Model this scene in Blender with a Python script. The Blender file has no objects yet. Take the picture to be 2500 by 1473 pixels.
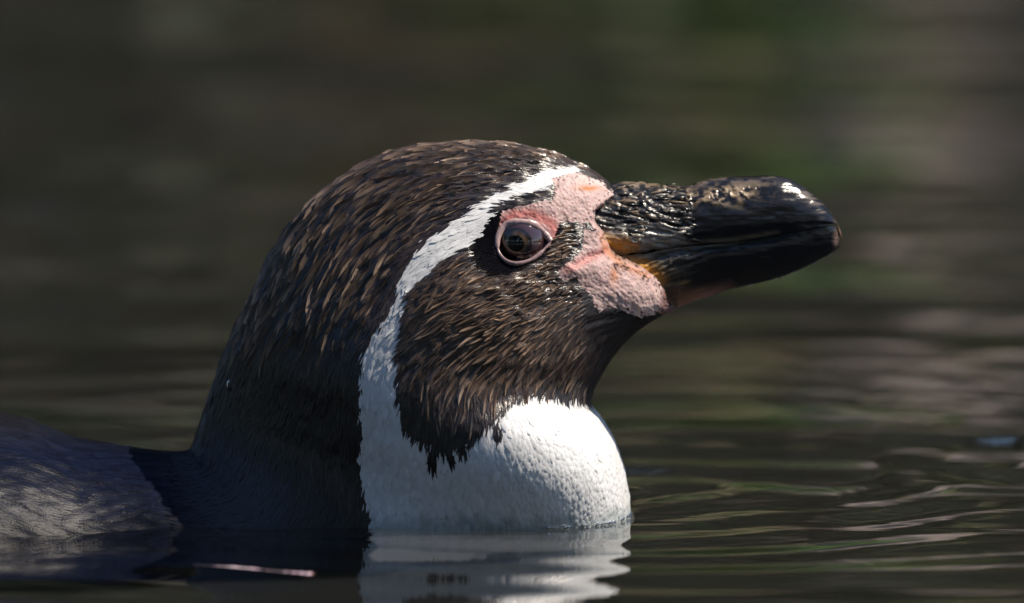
import bpy, math
import numpy as np
from mathutils import Vector

# ------------------------------------------------------------------ camera, sky, sun, exposure
S = 0.000112                     # metres per photograph pixel in the bird's mid plane
CX, CY, PYW = 1250.0, 736.5, 1248.0
ELEV = math.radians(5.5)
CE, SE = math.cos(ELEV), math.sin(ELEV)
DIST = 3.0
ZC = (PYW - CY) * S / CE         # height of the picture centre in the mid plane
sc = bpy.context.scene
COL = sc.collection
rng = np.random.default_rng(11)

cam = bpy.data.cameras.new('camera')
cam.sensor_width = 36.0
cam.lens = 36.0 * DIST / (2500 * S)
cam.clip_start, cam.clip_end = 0.05, 400.0
cam.dof.use_dof = True
cam.dof.focus_distance = DIST - 0.026
cam.dof.aperture_fstop = 10.0
cam_o = bpy.data.objects.new('camera', cam)
COL.objects.link(cam_o)
cam_o.location = (0, -DIST * CE, ZC + DIST * SE)
cam_o.rotation_euler = (math.radians(90) - ELEV, 0, 0)
sc.camera = cam_o

SUN = Vector((0.57, 0.03, 0.80)).normalized()
world = bpy.data.worlds.new('World'); sc.world = world; world.use_nodes = True
wn = world.node_tree
bg = wn.nodes['Background']
sky = wn.nodes.new('ShaderNodeTexSky'); sky.sky_type = 'NISHITA'; sky.sun_disc = False
sky.sun_elevation = math.asin(SUN.z); sky.sun_rotation = math.atan2(SUN.x, SUN.y)
sky.air_density = 1.0; sky.dust_density = 0.1; sky.ozone_density = 2.5
wn.links.new(sky.outputs[0], bg.inputs[0]); bg.inputs[1].default_value = 0.10
sl = bpy.data.lights.new('sun', 'SUN'); sl.energy = 5.0; sl.angle = math.radians(0.5); sl.color = (1.0, 0.89, 0.75)
so = bpy.data.objects.new('sun', sl); COL.objects.link(so)
so.rotation_euler = (-SUN).to_track_quat('-Z', 'Y').to_euler()
so.location = SUN * 5
sc.view_settings.view_transform = 'Standard'; sc.view_settings.look = 'None'
sc.view_settings.exposure = 0.42; sc.view_settings.gamma = 1.0
sc.render.engine = 'CYCLES'
sc.cycles.use_denoising = True
sc.cycles.sample_clamp_indirect = 3.0
sc.cycles.max_bounces = 8

# ------------------------------------------------------------------ helpers
def to_px(P):
    """photograph pixel of a point on the side of the bird that faces the camera (mirrored for the other side)"""
    x, y, z = P[:, 0], -np.abs(P[:, 1]), P[:, 2]
    dep = DIST + y * CE - (z - ZC) * SE
    k = DIST / dep / S
    return CX + x * k, CY - ((z - ZC) * CE + y * SE) * k

def mid(px, py):                 # pixel -> (x, z) in the bird's mid plane
    return (px - CX) * S, ZC + (CY - py) * S / CE

def on_water(px, py):            # pixel -> point on the water sheet
    d = np.array([(px - CX) * S, DIST * CE + (CY - py) * S * SE, -DIST * SE + (CY - py) * S * CE])
    o = np.array([0, -DIST * CE, ZC + DIST * SE])
    t = -o[2] / d[2]
    return o + d * t

def _h(ix, iy, iz, seed):
    n = (ix.astype(np.int64) * 374761393 + iy.astype(np.int64) * 668265263 + iz.astype(np.int64) * 2147483647 + seed * 1274126177) & 0xFFFFFFFF
    n = ((n ^ (n >> 13)) * 1274126177) & 0xFFFFFFFF
    n = ((n ^ (n >> 16)) * 2246822519) & 0xFFFFFFFF
    return ((n ^ (n >> 15)) & 0xFFFFFF) / float(0xFFFFFF)

def vnoise(x, y, z=None, seed=0):
    x = np.asarray(x, float); y = np.asarray(y, float)
    z = np.zeros_like(x) if z is None else np.asarray(z, float)
    ix, iy, iz = np.floor(x), np.floor(y), np.floor(z)
    fx, fy, fz = x - ix, y - iy, z - iz
    ix, iy, iz = ix.astype(np.int64), iy.astype(np.int64), iz.astype(np.int64)
    u, v, w = [f * f * f * (f * (f * 6 - 15) + 10) for f in (fx, fy, fz)]
    r = 0
    for a in (0, 1):
        for b in (0, 1):
            for c in (0, 1):
                r = r + _h(ix + a, iy + b, iz + c, seed) * (u if a else 1 - u) * (v if b else 1 - v) * (w if c else 1 - w)
    return r * 2 - 1

def fbm(x, y, z=None, seed=0, oct=3):
    r, a, f = 0, 1.0, 1.0
    z = np.zeros_like(np.asarray(x, float)) if z is None else z
    for o in range(oct):
        r = r + a * vnoise(x * f, y * f, z * f, seed + o * 17)
        a *= 0.5; f *= 2.03
    return r

def sstep(a, b, x):
    t = np.clip((x - a) / (b - a), 0, 1)
    return t * t * (3 - 2 * t)

def poly_sd(px, py, poly):
    """signed distance in pixels, negative inside"""
    poly = np.array(poly, float); n = len(poly)
    d = np.full(px.shape, 1e12); ins = np.zeros(px.shape, bool)
    for i in range(n):
        ax, ay = poly[i]; bx, by = poly[(i + 1) % n]
        ex, ey = bx - ax, by - ay
        wx, wy = px - ax, py - ay
        t = np.clip((wx * ex + wy * ey) / (ex * ex + ey * ey + 1e-9), 0, 1)
        d = np.minimum(d, (wx - ex * t) ** 2 + (wy - ey * t) ** 2)
        c = (ay > py) != (by > py)
        with np.errstate(divide='ignore', invalid='ignore'):
            xi = ex * (py - ay) / (ey if ey else 1e-9) + ax
        ins ^= c & (px < xi)
    d = np.sqrt(d)
    return np.where(ins, -d, d)

def line_d(px, py, pts):
    d = np.full(px.shape, 1e12)
    for (ax, ay), (bx, by) in zip(pts[:-1], pts[1:]):
        ex, ey = bx - ax, by - ay
        t = np.clip(((px - ax) * ex + (py - ay) * ey) / (ex * ex + ey * ey), 0, 1)
        d = np.minimum(d, (px - ax - ex * t) ** 2 + (py - ay - ey * t) ** 2)
    return np.sqrt(d)

def catmull(K, sub):
    """K: (n, d) keys -> dense samples; sub: samples for each gap"""
    K = np.array(K, float); n = len(K)
    Q = np.vstack([2 * K[0] - K[1], K, 2 * K[-1] - K[-2]])
    out = []
    for i in range(n - 1):
        p0, p1, p2, p3 = Q[i], Q[i + 1], Q[i + 2], Q[i + 3]
        m = sub[i] if isinstance(sub, (list, tuple)) else sub
        t = np.linspace(0, 1, m, endpoint=False)[:, None]
        out.append(0.5 * (2 * p1 + (p2 - p0) * t + (2 * p0 - 5 * p1 + 4 * p2 - p3) * t ** 2 + (3 * p1 - p0 - 3 * p2 + p3) * t ** 3))
    out.append(K[-1:])
    return np.vstack(out)

def mesh_np(name, V, F, mat=None, parent=None, cols=None, smooth=True, uv=None):
    """V (n,3); F (m,3|4) index array"""
    V = np.asarray(V, np.float32); F = np.asarray(F, np.int32)
    me = bpy.data.meshes.new(name)
    k = F.shape[1]
    me.vertices.add(len(V)); me.vertices.foreach_set('co', V.ravel())
    me.loops.add(F.size); me.loops.foreach_set('vertex_index', F.ravel())
    me.polygons.add(len(F))
    me.polygons.foreach_set('loop_start', np.arange(0, F.size, k, dtype=np.int32))
    me.polygons.foreach_set('loop_total', np.full(len(F), k, np.int32))
    if smooth:
        me.polygons.foreach_set('use_smooth', np.ones(len(F), bool))
    me.update(calc_edges=True)
    if cols is not None:
        for an, arr in cols.items():
            arr = np.asarray(arr, np.float32)
            if arr.ndim == 1:
                a = me.attributes.new(an, 'FLOAT', 'POINT'); a.data.foreach_set('value', arr)
            else:
                a = me.attributes.new(an, 'FLOAT_COLOR', 'POINT')
                c4 = np.ones((len(V), 4), np.float32); c4[:, :3] = arr
                a.data.foreach_set('color', c4.ravel())
    if mat: me.materials.append(mat)
    o = bpy.data.objects.new(name, me); COL.objects.link(o)
    if parent: o.parent = parent
    return o

def grid_faces(nr, ns, wrap=False):
    i = np.arange(nr - 1)[:, None]; j = np.arange(ns if wrap else ns - 1)[None, :]
    j2 = (j + 1) % ns
    return np.stack([i * ns + j, i * ns + j2, (i + 1) * ns + j2, (i + 1) * ns + j], -1).reshape(-1, 4)

def tag(o, label=None, cat=None, group=None, kind=None):
    for k, v in (('label', label), ('category', cat), ('group', group), ('kind', kind)):
        if v: o[k] = v
    return o

def empty(name, loc=(0, 0, 0)):
    o = bpy.data.objects.new(name, None); o.empty_display_size = 0.02
    o.location = loc; COL.objects.link(o)
    return o

class Mat:
    def __init__(self, name):
        self.m = bpy.data.materials.new(name); self.m.use_nodes = True
        self.t = self.m.node_tree; self.b = self.t.nodes['Principled BSDF']
    def n(self, typ, **kw):
        nd = self.t.nodes.new(typ)
        for k, v in kw.items():
            if k in nd.inputs.keys(): nd.inputs[k].default_value = v
            else: setattr(nd, k, v)
        return nd
    def l(self, a, b): self.t.links.new(a, b)
    def set(self, **kw):
        for k, v in kw.items():
            self.b.inputs[k.replace('_', ' ')].default_value = v
        return self
    def ramp(self, fac, stops):
        r = self.n('ShaderNodeValToRGB'); e = r.color_ramp.elements
        while len(e) < len(stops): e.new(0.5)
        for i, (p, c) in enumerate(stops):
            e[i].position = p; e[i].color = (*c, 1)
        self.l(fac, r.inputs[0]); return r.outputs[0]

# ------------------------------------------------------------------ materials of the setting
# water
W = Mat('water'); W.set(Base_Color=(1, 1, 1, 1), Roughness=0.0, IOR=1.333)
W.b.inputs['Transmission Weight'].default_value = 1.0
geo = W.n('ShaderNodeTexCoord')
mp = W.n('ShaderNodeMapping'); mp.inputs['Scale'].default_value = (9, 60, 1); W.l(geo.outputs['Object'], mp.inputs[0])
nz = W.n('ShaderNodeTexNoise', Scale=1.0, Detail=2.0); W.l(mp.outputs[0], nz.inputs['Vector'])
bp = W.n('ShaderNodeBump', Strength=0.04, Distance=0.004); W.l(nz.outputs[0], bp.inputs['Height'])
W.l(bp.outputs[0], W.b.inputs['Normal'])
M_water = W.m

G = Mat('soil'); G.set(Roughness=0.9)
tc = G.n('ShaderNodeTexCoord')
n1 = G.n('ShaderNodeTexNoise', Scale=2.2, Detail=6.0); G.l(tc.outputs['Object'], n1.inputs['Vector'])
soilc = G.ramp(n1.outputs[0], [(0.3, (0.020, 0.022, 0.010)), (0.5, (0.055, 0.045, 0.030)), (0.62, (0.030, 0.045, 0.012)), (0.8, (0.10, 0.085, 0.065))])
siltc = G.ramp(n1.outputs[0], [(0.3, (0.006, 0.007, 0.004)), (0.7, (0.018, 0.017, 0.011))])
sx_ = G.n('ShaderNodeSeparateXYZ'); G.l(tc.outputs['Object'], sx_.inputs[0])
mrz = G.n('ShaderNodeMapRange'); mrz.inputs['From Min'].default_value = -0.15; mrz.inputs['From Max'].default_value = 0.02; G.l(sx_.outputs['Z'], mrz.inputs['Value'])
mxs = G.n('ShaderNodeMix'); mxs.data_type = 'RGBA'; G.l(mrz.outputs[0], mxs.inputs['Factor']); G.l(siltc, mxs.inputs[6]); G.l(soilc, mxs.inputs[7])
G.l(mxs.outputs[2], G.b.inputs['Base Color'])
b1 = G.n('ShaderNodeBump', Strength=0.6, Distance=0.03); n2 = G.n('ShaderNodeTexNoise', Scale=25.0, Detail=5.0)
G.l(tc.outputs['Object'], n2.inputs['Vector']); G.l(n2.outputs[0], b1.inputs['Height']); G.l(b1.outputs[0], G.b.inputs['Normal'])

def rock_mat(name, a, b, moss):
    R = Mat(name); R.set(Roughness=0.85)
    tc = R.n('ShaderNodeTexCoord'); n1 = R.n('ShaderNodeTexNoise', Scale=5.0, Detail=7.0); R.l(tc.outputs['Object'], n1.inputs['Vector'])
    c = R.ramp(n1.outputs[0], [(0.25, a), (0.5, b), (0.60, moss), (0.8, a)])
    R.l(c, R.b.inputs['Base Color'])
    bb = R.n('ShaderNodeBump', Strength=0.7, Distance=0.02); n2 = R.n('ShaderNodeTexNoise', Scale=18.0, Detail=6.0)
    R.l(tc.outputs['Object'], n2.inputs['Vector']); R.l(n2.outputs[0], bb.inputs['Height']); R.l(bb.outputs[0], R.b.inputs['Normal'])
    return R.m
M_rock = [rock_mat('stone_grey', (0.028, 0.024, 0.021), (0.09, 0.073, 0.065), (0.03, 0.05, 0.012)),
          rock_mat('stone_brown', (0.024, 0.017, 0.011), (0.095, 0.06, 0.038), (0.05, 0.068, 0.010)),
          rock_mat('stone_pale', (0.20, 0.16, 0.145), (0.38, 0.31, 0.28), (0.10, 0.11, 0.03))]

def leaf_mat(name, c):
    L = Mat(name); L.set(Base_Color=(*c, 1), Roughness=0.5)
    oi = L.n('ShaderNodeAttribute'); oi.attribute_name = 'Col'
    L.l(oi.outputs['Color'], L.b.inputs['Base Color'])
    return L.m
M_leaf = leaf_mat('leaf', (0.05, 0.09, 0.02))
BK = Mat('bark'); BK.set(Base_Color=(0.05, 0.035, 0.025, 1), Roughness=0.9)

# ------------------------------------------------------------------ ground sheet with the pond basin
def ground_z(x, y):
    r = np.maximum(np.abs(x) / 9.0, np.where(y > 0, y / 5.4, -y / 7.0))
    z = -1.3 + 1.55 * sstep(0.86, 1.06, r) + 1.7 * sstep(1.02, 1.6, r) * np.where(y > 0, 1.0, 0.35)
    return z + 0.08 * fbm(x * 1.1, y * 1.1, seed=5) * sstep(0.5, 1.0, r) + 0.02 * fbm(x * 4, y * 4, seed=8)
ax = np.concatenate([np.linspace(-150, -12, 14), np.linspace(-11, 11, 111), np.linspace(12, 150, 14)])
ay = np.concatenate([np.linspace(-150, -12, 14), np.linspace(-11, 11, 111), np.linspace(12, 150, 14)])
gx, gy = np.meshgrid(ax, ay)
gz = ground_z(gx.ravel(), gy.ravel())
tag(mesh_np('ground', np.stack([gx.ravel(), gy.ravel(), gz], 1), grid_faces(len(ay), len(ax)), G.m), kind='structure')

# ------------------------------------------------------------------ water sheet with real ripples
def waves(x, y):
    r = np.random.default_rng(4)
    z = np.zeros_like(x)
    wx = x + 0.03 * fbm(x * 5, y * 5, seed=31, oct=2)
    wy = y + 0.05 * fbm(x * 2.2, y * 4, seed=32, oct=2)
    for i in range(40):
        lam = 0.030 * (22.0 ** r.random())
        ang = math.radians(90 + r.normal(0, 11 if lam > 0.1 else 17))
        k = 2 * math.pi / lam
        slope = 0.0138 * (0.5 + r.random()) * min(1.0, (lam / 0.16) ** 0.75)
        z += slope / k * np.sin(k * (wx * math.cos(ang) + wy * math.sin(ang)) + r.random() * 6.28)
    calm = 0.45 + 0.75 * sstep(-0.45, 0.55, fbm(x * 2.6, y * 3.2, seed=77, oct=2))
    # quiet water close around the bird, rings running out from its breast
    bx, by = 0.020, 0.0
    d = np.sqrt((x - bx) ** 2 + (y - by) ** 2)
    z = z * calm * (0.42 + 0.58 * sstep(0.04, 0.20, d))
    kk = 2 * math.pi / 0.050
    ph = 1.8 * fbm(x * 6, y * 6, seed=3, oct=2)
    z += 0.00055 * np.sin(kk * d + ph) * np.exp(-d / 0.20) * sstep(0.045, 0.085, d)
    # wake of the swimming bird: crests running off the breast and away to its front
    a = math.radians(60); kw = 2 * math.pi / 0.026
    across = -(x - 0.03) * math.sin(a) + (y + 0.02) * math.cos(a); along = (x - 0.03) * math.cos(a) + (y + 0.02) * math.sin(a)
    env = np.exp(-(across / 0.075) ** 2) * sstep(-0.01, 0.05, along) * np.exp(-np.maximum(along, 0) / 0.28)
    z += 0.00016 * env * np.sin(kw * across + 1.6 * fbm(x * 7, y * 7, seed=52, oct=2))
    a2 = math.radians(35); kw2 = 2 * math.pi / 0.040
    across = -(x - 0.03) * math.sin(a2) + (y + 0.05) * math.cos(a2); along = (x - 0.03) * math.cos(a2) + (y + 0.05) * math.sin(a2)
    z += 0.00022 * np.exp(-(across / 0.10) ** 2) * sstep(0.0, 0.06, along) * np.exp(-np.maximum(along, 0) / 0.4) * np.sin(kw2 * across + 1.4 * fbm(x * 5, y * 5, seed=53, oct=2))
    return z
wx_ = np.concatenate([np.linspace(-9.5, -0.6, 46)[:-1], np.linspace(-0.6, 0.6, 280), np.linspace(0.6, 9.5, 46)[1:]])
wy_ = np.concatenate([np.linspace(-7.4, -0.55, 40)[:-1], np.linspace(-0.55, 0.6, 520), np.linspace(0.6, 3.0, 640)[1:], np.linspace(3.0, 5.8, 60)[1:]])
gx, gy = np.meshgrid(wx_, wy_)
gz = waves(gx.ravel(), gy.ravel())
edge = (np.clip(1 - (np.abs(gx.ravel()) - 0.6) / 1.0, 0, 1)) * (np.clip(1 - (gy.ravel() - 3.0) / 0.8, 0, 1)) * np.clip(1 + (gy.ravel() + 0.55) / 0.6, 0, 1)
gz = gz * np.clip(edge, 0, 1)
tag(mesh_np('water', np.stack([gx.ravel(), gy.ravel(), gz], 1), grid_faces(len(wy_), len(wx_)), M_water), kind='structure')

# ------------------------------------------------------------------ the penguin: outline pairs (back point, front point, half width, skew)
PAIRS = [  # back x, y, front x, y, half width m, skew of widest point (+ = towards back/crown)
    (-3150, 1285, -3150, 1345, .006, 0), (-2950, 1240, -2950, 1430, .022, 0), (-2500, 1140, -2450, 1760, .050, 0),
    (-1700, 1045, -1600, 2120, .078, 0), (-900, 985, -750, 2330, .088, 0),
    (-350, 975, -100, 2450, .088, 0), (0, 1011, 300, 2480, .068, 0), (180, 1071, 620, 2420, .058, 0),
    (324, 1097, 950, 2300, .050, 0), (415, 1107, 1230, 2080, .0440, 0), (460, 1104, 1430, 1800, .0408, -.03),
    (472, 1084, 1520, 1560, .0396, -.12), (481, 1055, 1546, 1390, .0398, -.22), (493, 1018, 1539, 1265, .0410, -.30),
    (508, 975, 1526, 1165, .0426, -.32), (529, 918, 1500, 1085, .0430, -.28), (554, 858, 1466, 1027, .0424, -.20),
    (586, 790, 1440, 990, .0410, -.16), (624, 708, 1449, 948, .0391, -.14), (666, 628, 1482, 886, .0367, -.14),
    (722, 543, 1527, 830, .0342, -.14), (815, 452, 1568, 796, .0317, -.14), (935, 384, 1592, 781, .0288, -.14),
    (1070, 357, 1608, 773, .0258, -.14), (1205, 354, 1622, 769, .0228, -.12), (1320, 370, 1634, 765, .0198, -.08),
    (1410, 400, 1644, 762, .0168, 0), (1475, 440, 1652, 759, .0140, .05), (1505, 470, 1655, 752, .0105, .05),
    (1520, 520, 1640, 720, .0080, 0), (1535, 570, 1610, 680, .0040, 0), (1560, 610, 1580, 640, .0008, 0)]
sub = [5, 6, 8, 9, 10, 14, 14, 14, 14, 14, 14, 14, 16, 18, 20, 20, 20, 22, 22, 22, 22, 22, 22, 22, 22, 22, 20, 14, 8, 8, 8]
KEY = []
for bx, by, fx, fy, w, k in PAIRS:
    b = mid(bx, by); f = mid(fx, fy); KEY.append((*b, *f, w, k))
R_ = catmull(KEY, sub)
NR, NS = len(R_), 260
th = np.linspace(0, 2 * np.pi, NS, endpoint=False)
c_, s_ = np.cos(th), np.sin(th)                      # cos=+1 back/crown, -1 front/throat; sin<0 towards camera
mx, mz = (R_[:, 0] + R_[:, 2]) / 2, (R_[:, 1] + R_[:, 3]) / 2
ax_, az_ = (R_[:, 0] - R_[:, 2]) / 2, (R_[:, 1] - R_[:, 3]) / 2
sgn = np.sign(s_); pw = np.abs(s_) ** np.where(c_ < 0, 0.80, 0.95)
BX = mx[:, None] + ax_[:, None] * c_[None]
BZ = mz[:, None] + az_[:, None] * c_[None]
BY = R_[:, 4][:, None] * (sgn * pw)[None] * (1 + R_[:, 5][:, None] * c_[None])
P = np.stack([BX, BY, BZ], -1)

def grid_normals(P):
    du = np.gradient(P, axis=0)
    dv = np.roll(P, -1, 1) - np.roll(P, 1, 1)
    n = np.cross(dv, du); n /= np.linalg.norm(n, axis=-1, keepdims=True) + 1e-12
    ctr = P.mean(1, keepdims=True)
    if np.mean(np.sum(n * (P - ctr), -1)) < 0: n = -n
    return n

# polygons of the plumage pattern, photograph pixels
WHITE = [(1405, 414), (1330, 424), (1280, 444), (1222, 478), (1170, 503), (1110, 548), (1040, 600), (992, 640), (966, 700), (945, 760),
         (906, 820), (882, 880), (874, 950), (879, 1030), (886, 1080), (876, 1115), (881, 1170), (890, 1230), (908, 1290), (915, 1900), (1700, 1900),
         (1700, 1010), (1440, 1000), (1390, 990), (1340, 984), (1280, 985), (1240, 1003), (1215, 1036), (1190, 1060), (1150, 1090), (1100, 1118),
         (1060, 1120), (1035, 1105), (1000, 1082), (985, 1055), (974, 1000), (965, 940), (966, 880), (976, 830), (984, 765), (1000, 712), (1040, 668),
         (1078, 630), (1112, 612), (1152, 580), (1172, 535), (1205, 505), (1236, 485), (1300, 460), (1350, 440), (1400, 428)]
PINK1 = [(1345, 437), (1369, 428), (1411, 420), (1452, 435), (1487, 449), (1499, 473), (1467, 498), (1449, 516), (1443, 540), (1428, 556),
         (1411, 545), (1381, 543), (1372, 571), (1352, 600), (1335, 625), (1270, 648), (1218, 610), (1213, 560), (1228, 514), (1243, 508), (1303, 493), (1348, 484), (1356, 461)]
PINK2 = [(1426, 552), (1440, 556), (1467, 572), (1478, 595), (1480, 612), (1500, 640), (1518, 649), (1566, 667), (1600, 692), (1620, 715), (1700, 740), (1705, 800),
         (1608, 770), (1566, 780), (1530, 767), (1515, 756), (1485, 756), (1467, 764), (1452, 750), (1444, 720), (1416, 702), (1409, 682), (1387, 690), (1366, 679), (1360, 661),
         (1393, 634), (1421, 610), (1424, 583)]
BILLM = [(1520, 400), (1500, 462), (1499, 476), (1468, 499), (1451, 517), (1444, 541), (1450, 556), (1468, 574), (1479, 600), (1482, 618), (1500, 636), (1522, 647), (1568, 665),
         (1602, 690), (1617, 714), (1622, 740), (1640, 760), (1800, 800), (1800, 400)]
EYEB = [(1230, 512), (1190, 524), (1160, 556), (1154, 605), (1163, 648), (1200, 668), (1245, 674), (1290, 655), (1340, 628), (1380, 560), (1300, 500)]
SPOTS = [(1055, 1142, 11, 24), (1100, 1128, 9, 16), (1131, 1114, 13, 18), (1216, 1068, 12, 22), (1085, 1108, 10, 16), (1150, 1080, 14, 16)]

# first pass: sculpted forms
N0 = grid_normals(P)
flat = P.reshape(-1, 3)
px, py = to_px(flat)
def gauss(cx, cy, sx, sy, rot=0):
    a = math.radians(rot); dx, dy = px - cx, py - cy
    u = dx * math.cos(a) + dy * math.sin(a); v = -dx * math.sin(a) + dy * math.cos(a)
    return np.exp(-0.5 * ((u / sx) ** 2 + (v / sy) ** 2))
side = np.clip(np.abs(N0.reshape(-1, 3)[:, 1]) * 1.6, 0, 1)
D = np.zeros(len(flat))
D += 2.5e-3 * gauss(1180, 785, 150, 92, 15)           # cheek
D -= 1.6e-3 * gauss(1262, 600, 62, 50)                # eye socket
D += 1.0e-3 * gauss(1310, 500, 85, 26, -14)           # brow
D -= 1.0e-3 * gauss(1180, 640, 40, 50)                # dark hollow behind the eye
D += 1.8e-3 * gauss(1535, 712, 62, 36, 25)            # bare swelling at the chin
D += 1.0e-3 * gauss(1440, 660, 40, 22)                # gape flesh
D += 0.9e-3 * gauss(1390, 655, 24, 20)
D -= 1.1e-3 * np.exp(-(line_d(px, py, [(1400, 652), (1437, 630), (1480, 618)]) / 7.0) ** 2)
D -= 0.7e-3 * np.exp(-(line_d(px, py, [(1505, 655), (1500, 690)]) / 9.0) ** 2)
D += 3.0e-3 * gauss(1330, 1130, 130, 110)             # breast
D -= 1.5e-3 * gauss(1400, 960, 120, 40)               # crease above the breast
D *= side
SD_BILL = poly_sd(px, py, BILLM)
flat = flat + N0.reshape(-1, 3) * D[:, None]
# keep sides from crossing the mid plane
flat[:, 1] *= 1 - 0.62 * sstep(3, -18, SD_BILL)
EYEO = [(1214, 602), (1216, 580), (1228, 560), (1246, 549), (1270, 545), (1295, 549), (1317, 561), (1334, 578), (1345, 592), (1328, 611), (1306, 630), (1282, 641), (1256, 645), (1234, 637), (1219, 620)]
flat[:, 1] *= 1 - 0.20 * sstep(1, -9, poly_sd(px, py, EYEO))          # the eye opening
P = flat.reshape(NR, NS, 3)
P[..., 1] = np.where(np.sin(th)[None] < 0, np.minimum(P[..., 1], -2e-4), np.where(np.sin(th)[None] > 1e-9, np.maximum(P[..., 1], 2e-4), P[..., 1]))

# second pass: wet plumage clumps, stretched along the lie of the feathers
N1 = grid_normals(P)
px, py = to_px(P.reshape(-1, 3))
SEG = np.linalg.norm(np.diff(P, axis=0), axis=-1)
U = np.vstack([np.zeros((1, NS)), np.cumsum(SEG, 0)])
U = (U[-1:] - U)                                      # distance back from the bill
arc = np.linalg.norm(np.roll(P, -1, 1) - P, axis=-1)
half = NS // 2
Vv = np.zeros((NR, NS))
Vv[:, 1:] = np.cumsum(arc, 1)[:, :-1]
Vv[:, half:] = (arc.sum(1)[:, None] - Vv[:, half:])
Uf, Vf = U.ravel() / S, Vv.ravel() / S                # photograph pixels

sdW = poly_sd(px, py, WHITE)
wob = 5 * fbm(px / 14, py / 14, seed=21, oct=2)
sdW = sdW + wob - 8 * sstep(760, 660, py) * sstep(960, 1040, px)
for (cx, cy, rx, ry) in SPOTS:
    sdW = np.maximum(sdW, 12 * (1 - np.sqrt(((px - cx) / rx) ** 2 + ((py - cy) / ry) ** 2)))
sdP = np.minimum(poly_sd(px, py, PINK1), poly_sd(px, py, PINK2)) + 3 * fbm(px / 7, py / 7, seed=9, oct=2)
SDB = poly_sd(px, py, BILLM)
sdP = np.where((SDB < 3) & (SDB > -45) & (sdP < 30), -9.0, sdP)
sdE = poly_sd(px, py, EYEB)
white = sdW < 0; pink = sdP < 0

crown = sstep(60, -60, py - (1150 - 0.62 * px + 120)) # rough measure: upper head
above = (sdW > 0) & (px < 1480)
crownw = sstep(940, 640, py + 0.10 * (px - 900)) * sstep(1470, 1330, px)
cheekw = np.exp(-0.5 * (((px - 1200) / 190) ** 2 + ((py - 840) / 150) ** 2))
und = fbm(Uf / 95 + 0.8 * fbm(Uf / 160, Vf / 90, seed=41, oct=1), Vf / 30 + 0.5 * fbm(Uf / 90, Vf / 60, seed=42, oct=1), seed=40, oct=2)
und = 1 - 2 * np.abs(und) ** 0.9                      # ridges
und += 0.5 * (1 - 2 * np.abs(fbm(Uf / 50, Vf / 14, seed=47, oct=2)))
onback = sstep(480, 380, px) * sstep(1050, 1120, py + 0.2 * px)
amp = 0.00030 * crownw + 0.00025 * cheekw + 0.00010
amp = np.where(white, 0.00008, amp)
amp *= sstep(-4, 10, sdP) * sstep(-6, 14, np.abs(sdE) * 0 + sdE) 
amp *= sstep(300, 470, px) * 0.85 + 0.15
D2 = amp * und
D2 += 0.00024 * sstep(470, 380, px) * fbm(Uf / 80, Vf / 8, seed=44, oct=3)
# bare skin: low swellings
D2 += np.where(pink, 0.00018 * fbm(px / 18, py / 18, seed=61) + 0.00010 * fbm(px / 8, py / 8, seed=62, oct=1), 0)
P = P + N1 * D2.reshape(NR, NS)[..., None]
N1 = grid_normals(P)

# colours of the skin sheet and of the feathers
def plumage(px, py, sdW, seed):
    n = len(px)
    f1 = fbm(px / 40, py / 40, seed=seed)
    c = np.empty((n, 3)); c[:] = (0.0085, 0.0065, 0.0080)
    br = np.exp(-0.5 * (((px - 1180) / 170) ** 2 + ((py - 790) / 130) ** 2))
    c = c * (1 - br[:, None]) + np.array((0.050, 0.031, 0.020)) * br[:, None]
    fh = sstep(1150, 1420, px) * sstep(520, 400, py)
    c += np.array((0.025, 0.018, 0.013)) * fh[:, None]
    c *= (1 + 0.35 * f1)[:, None]
    e = sstep(8, -8, poly_sd(px, py, EYEB))
    c = c * (1 - e[:, None]) + np.array((0.0035, 0.0035, 0.005)) * e[:, None]
    bk_ = (sstep(640, 400, px) * sstep(1000, 1120, py))[:, None]; c = c * (1 - bk_) + np.array((0.004, 0.006, 0.016)) * bk_  # sky-blue sheen of the wet back put into its dark colour
    w = sdW < 0
    c[w] = np.array((0.74, 0.74, 0.735)) * (1 + 0.05 * f1[w])[:, None]
    return np.clip(c, 0.003, 0.9)
colB = plumage(px, py, sdW, 70)
colB[~white] *= 0.7
pk = np.array((0.50, 0.355, 0.34)) * np.ones((len(px), 1))
red = np.exp(-(line_d(px, py, [(1225, 545), (1255, 524), (1300, 522), (1345, 545), (1362, 580)]) / 14) ** 2)
red += 0.7 * np.exp(-(line_d(px, py, [(1385, 660), (1437, 632), (1480, 612)]) / 10) ** 2)
pale = sstep(490, 430, py) * sstep(1330, 1420, px) + 0.5 * sstep(690, 730, py)
pk = pk * (1 - 0.75 * np.clip(red, 0, 1)[:, None]) + np.array((0.55, 0.15, 0.13)) * 0.75 * np.clip(red, 0, 1)[:, None]
pk = pk * (1 - 0.55 * np.clip(pale, 0, 1)[:, None]) + np.array((0.66, 0.52, 0.48)) * 0.55 * np.clip(pale, 0, 1)[:, None]
org = np.exp(-0.5 * (((px - 1437) / 20) ** 2 + ((py - 461) / 4.5) ** 2)) + 0.7 * np.exp(-0.5 * (((px - 1500) / 7) ** 2 + ((py - 672) / 16) ** 2)) \
    + 0.6 * np.exp(-(line_d(px, py, [(1470, 580), (1480, 612), (1520, 650), (1580, 675)]) / 9) ** 2)
pk = pk * (1 - np.clip(org, 0, 1)[:, None]) + np.array((0.46, 0.17, 0.05)) * np.clip(org, 0, 1)[:, None]
pk *= (1 + 0.14 * fbm(px / 9, py / 9, seed=77))[:, None]
shd = sstep(1604, 1622, px + 0.15 * (py - 740)) * sstep(690, 720, py)  # shade under the lower mandible painted into the skin colour
pk = pk * (1 - shd[:, None]) + np.array((0.17, 0.10, 0.10)) * shd[:, None]
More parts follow.
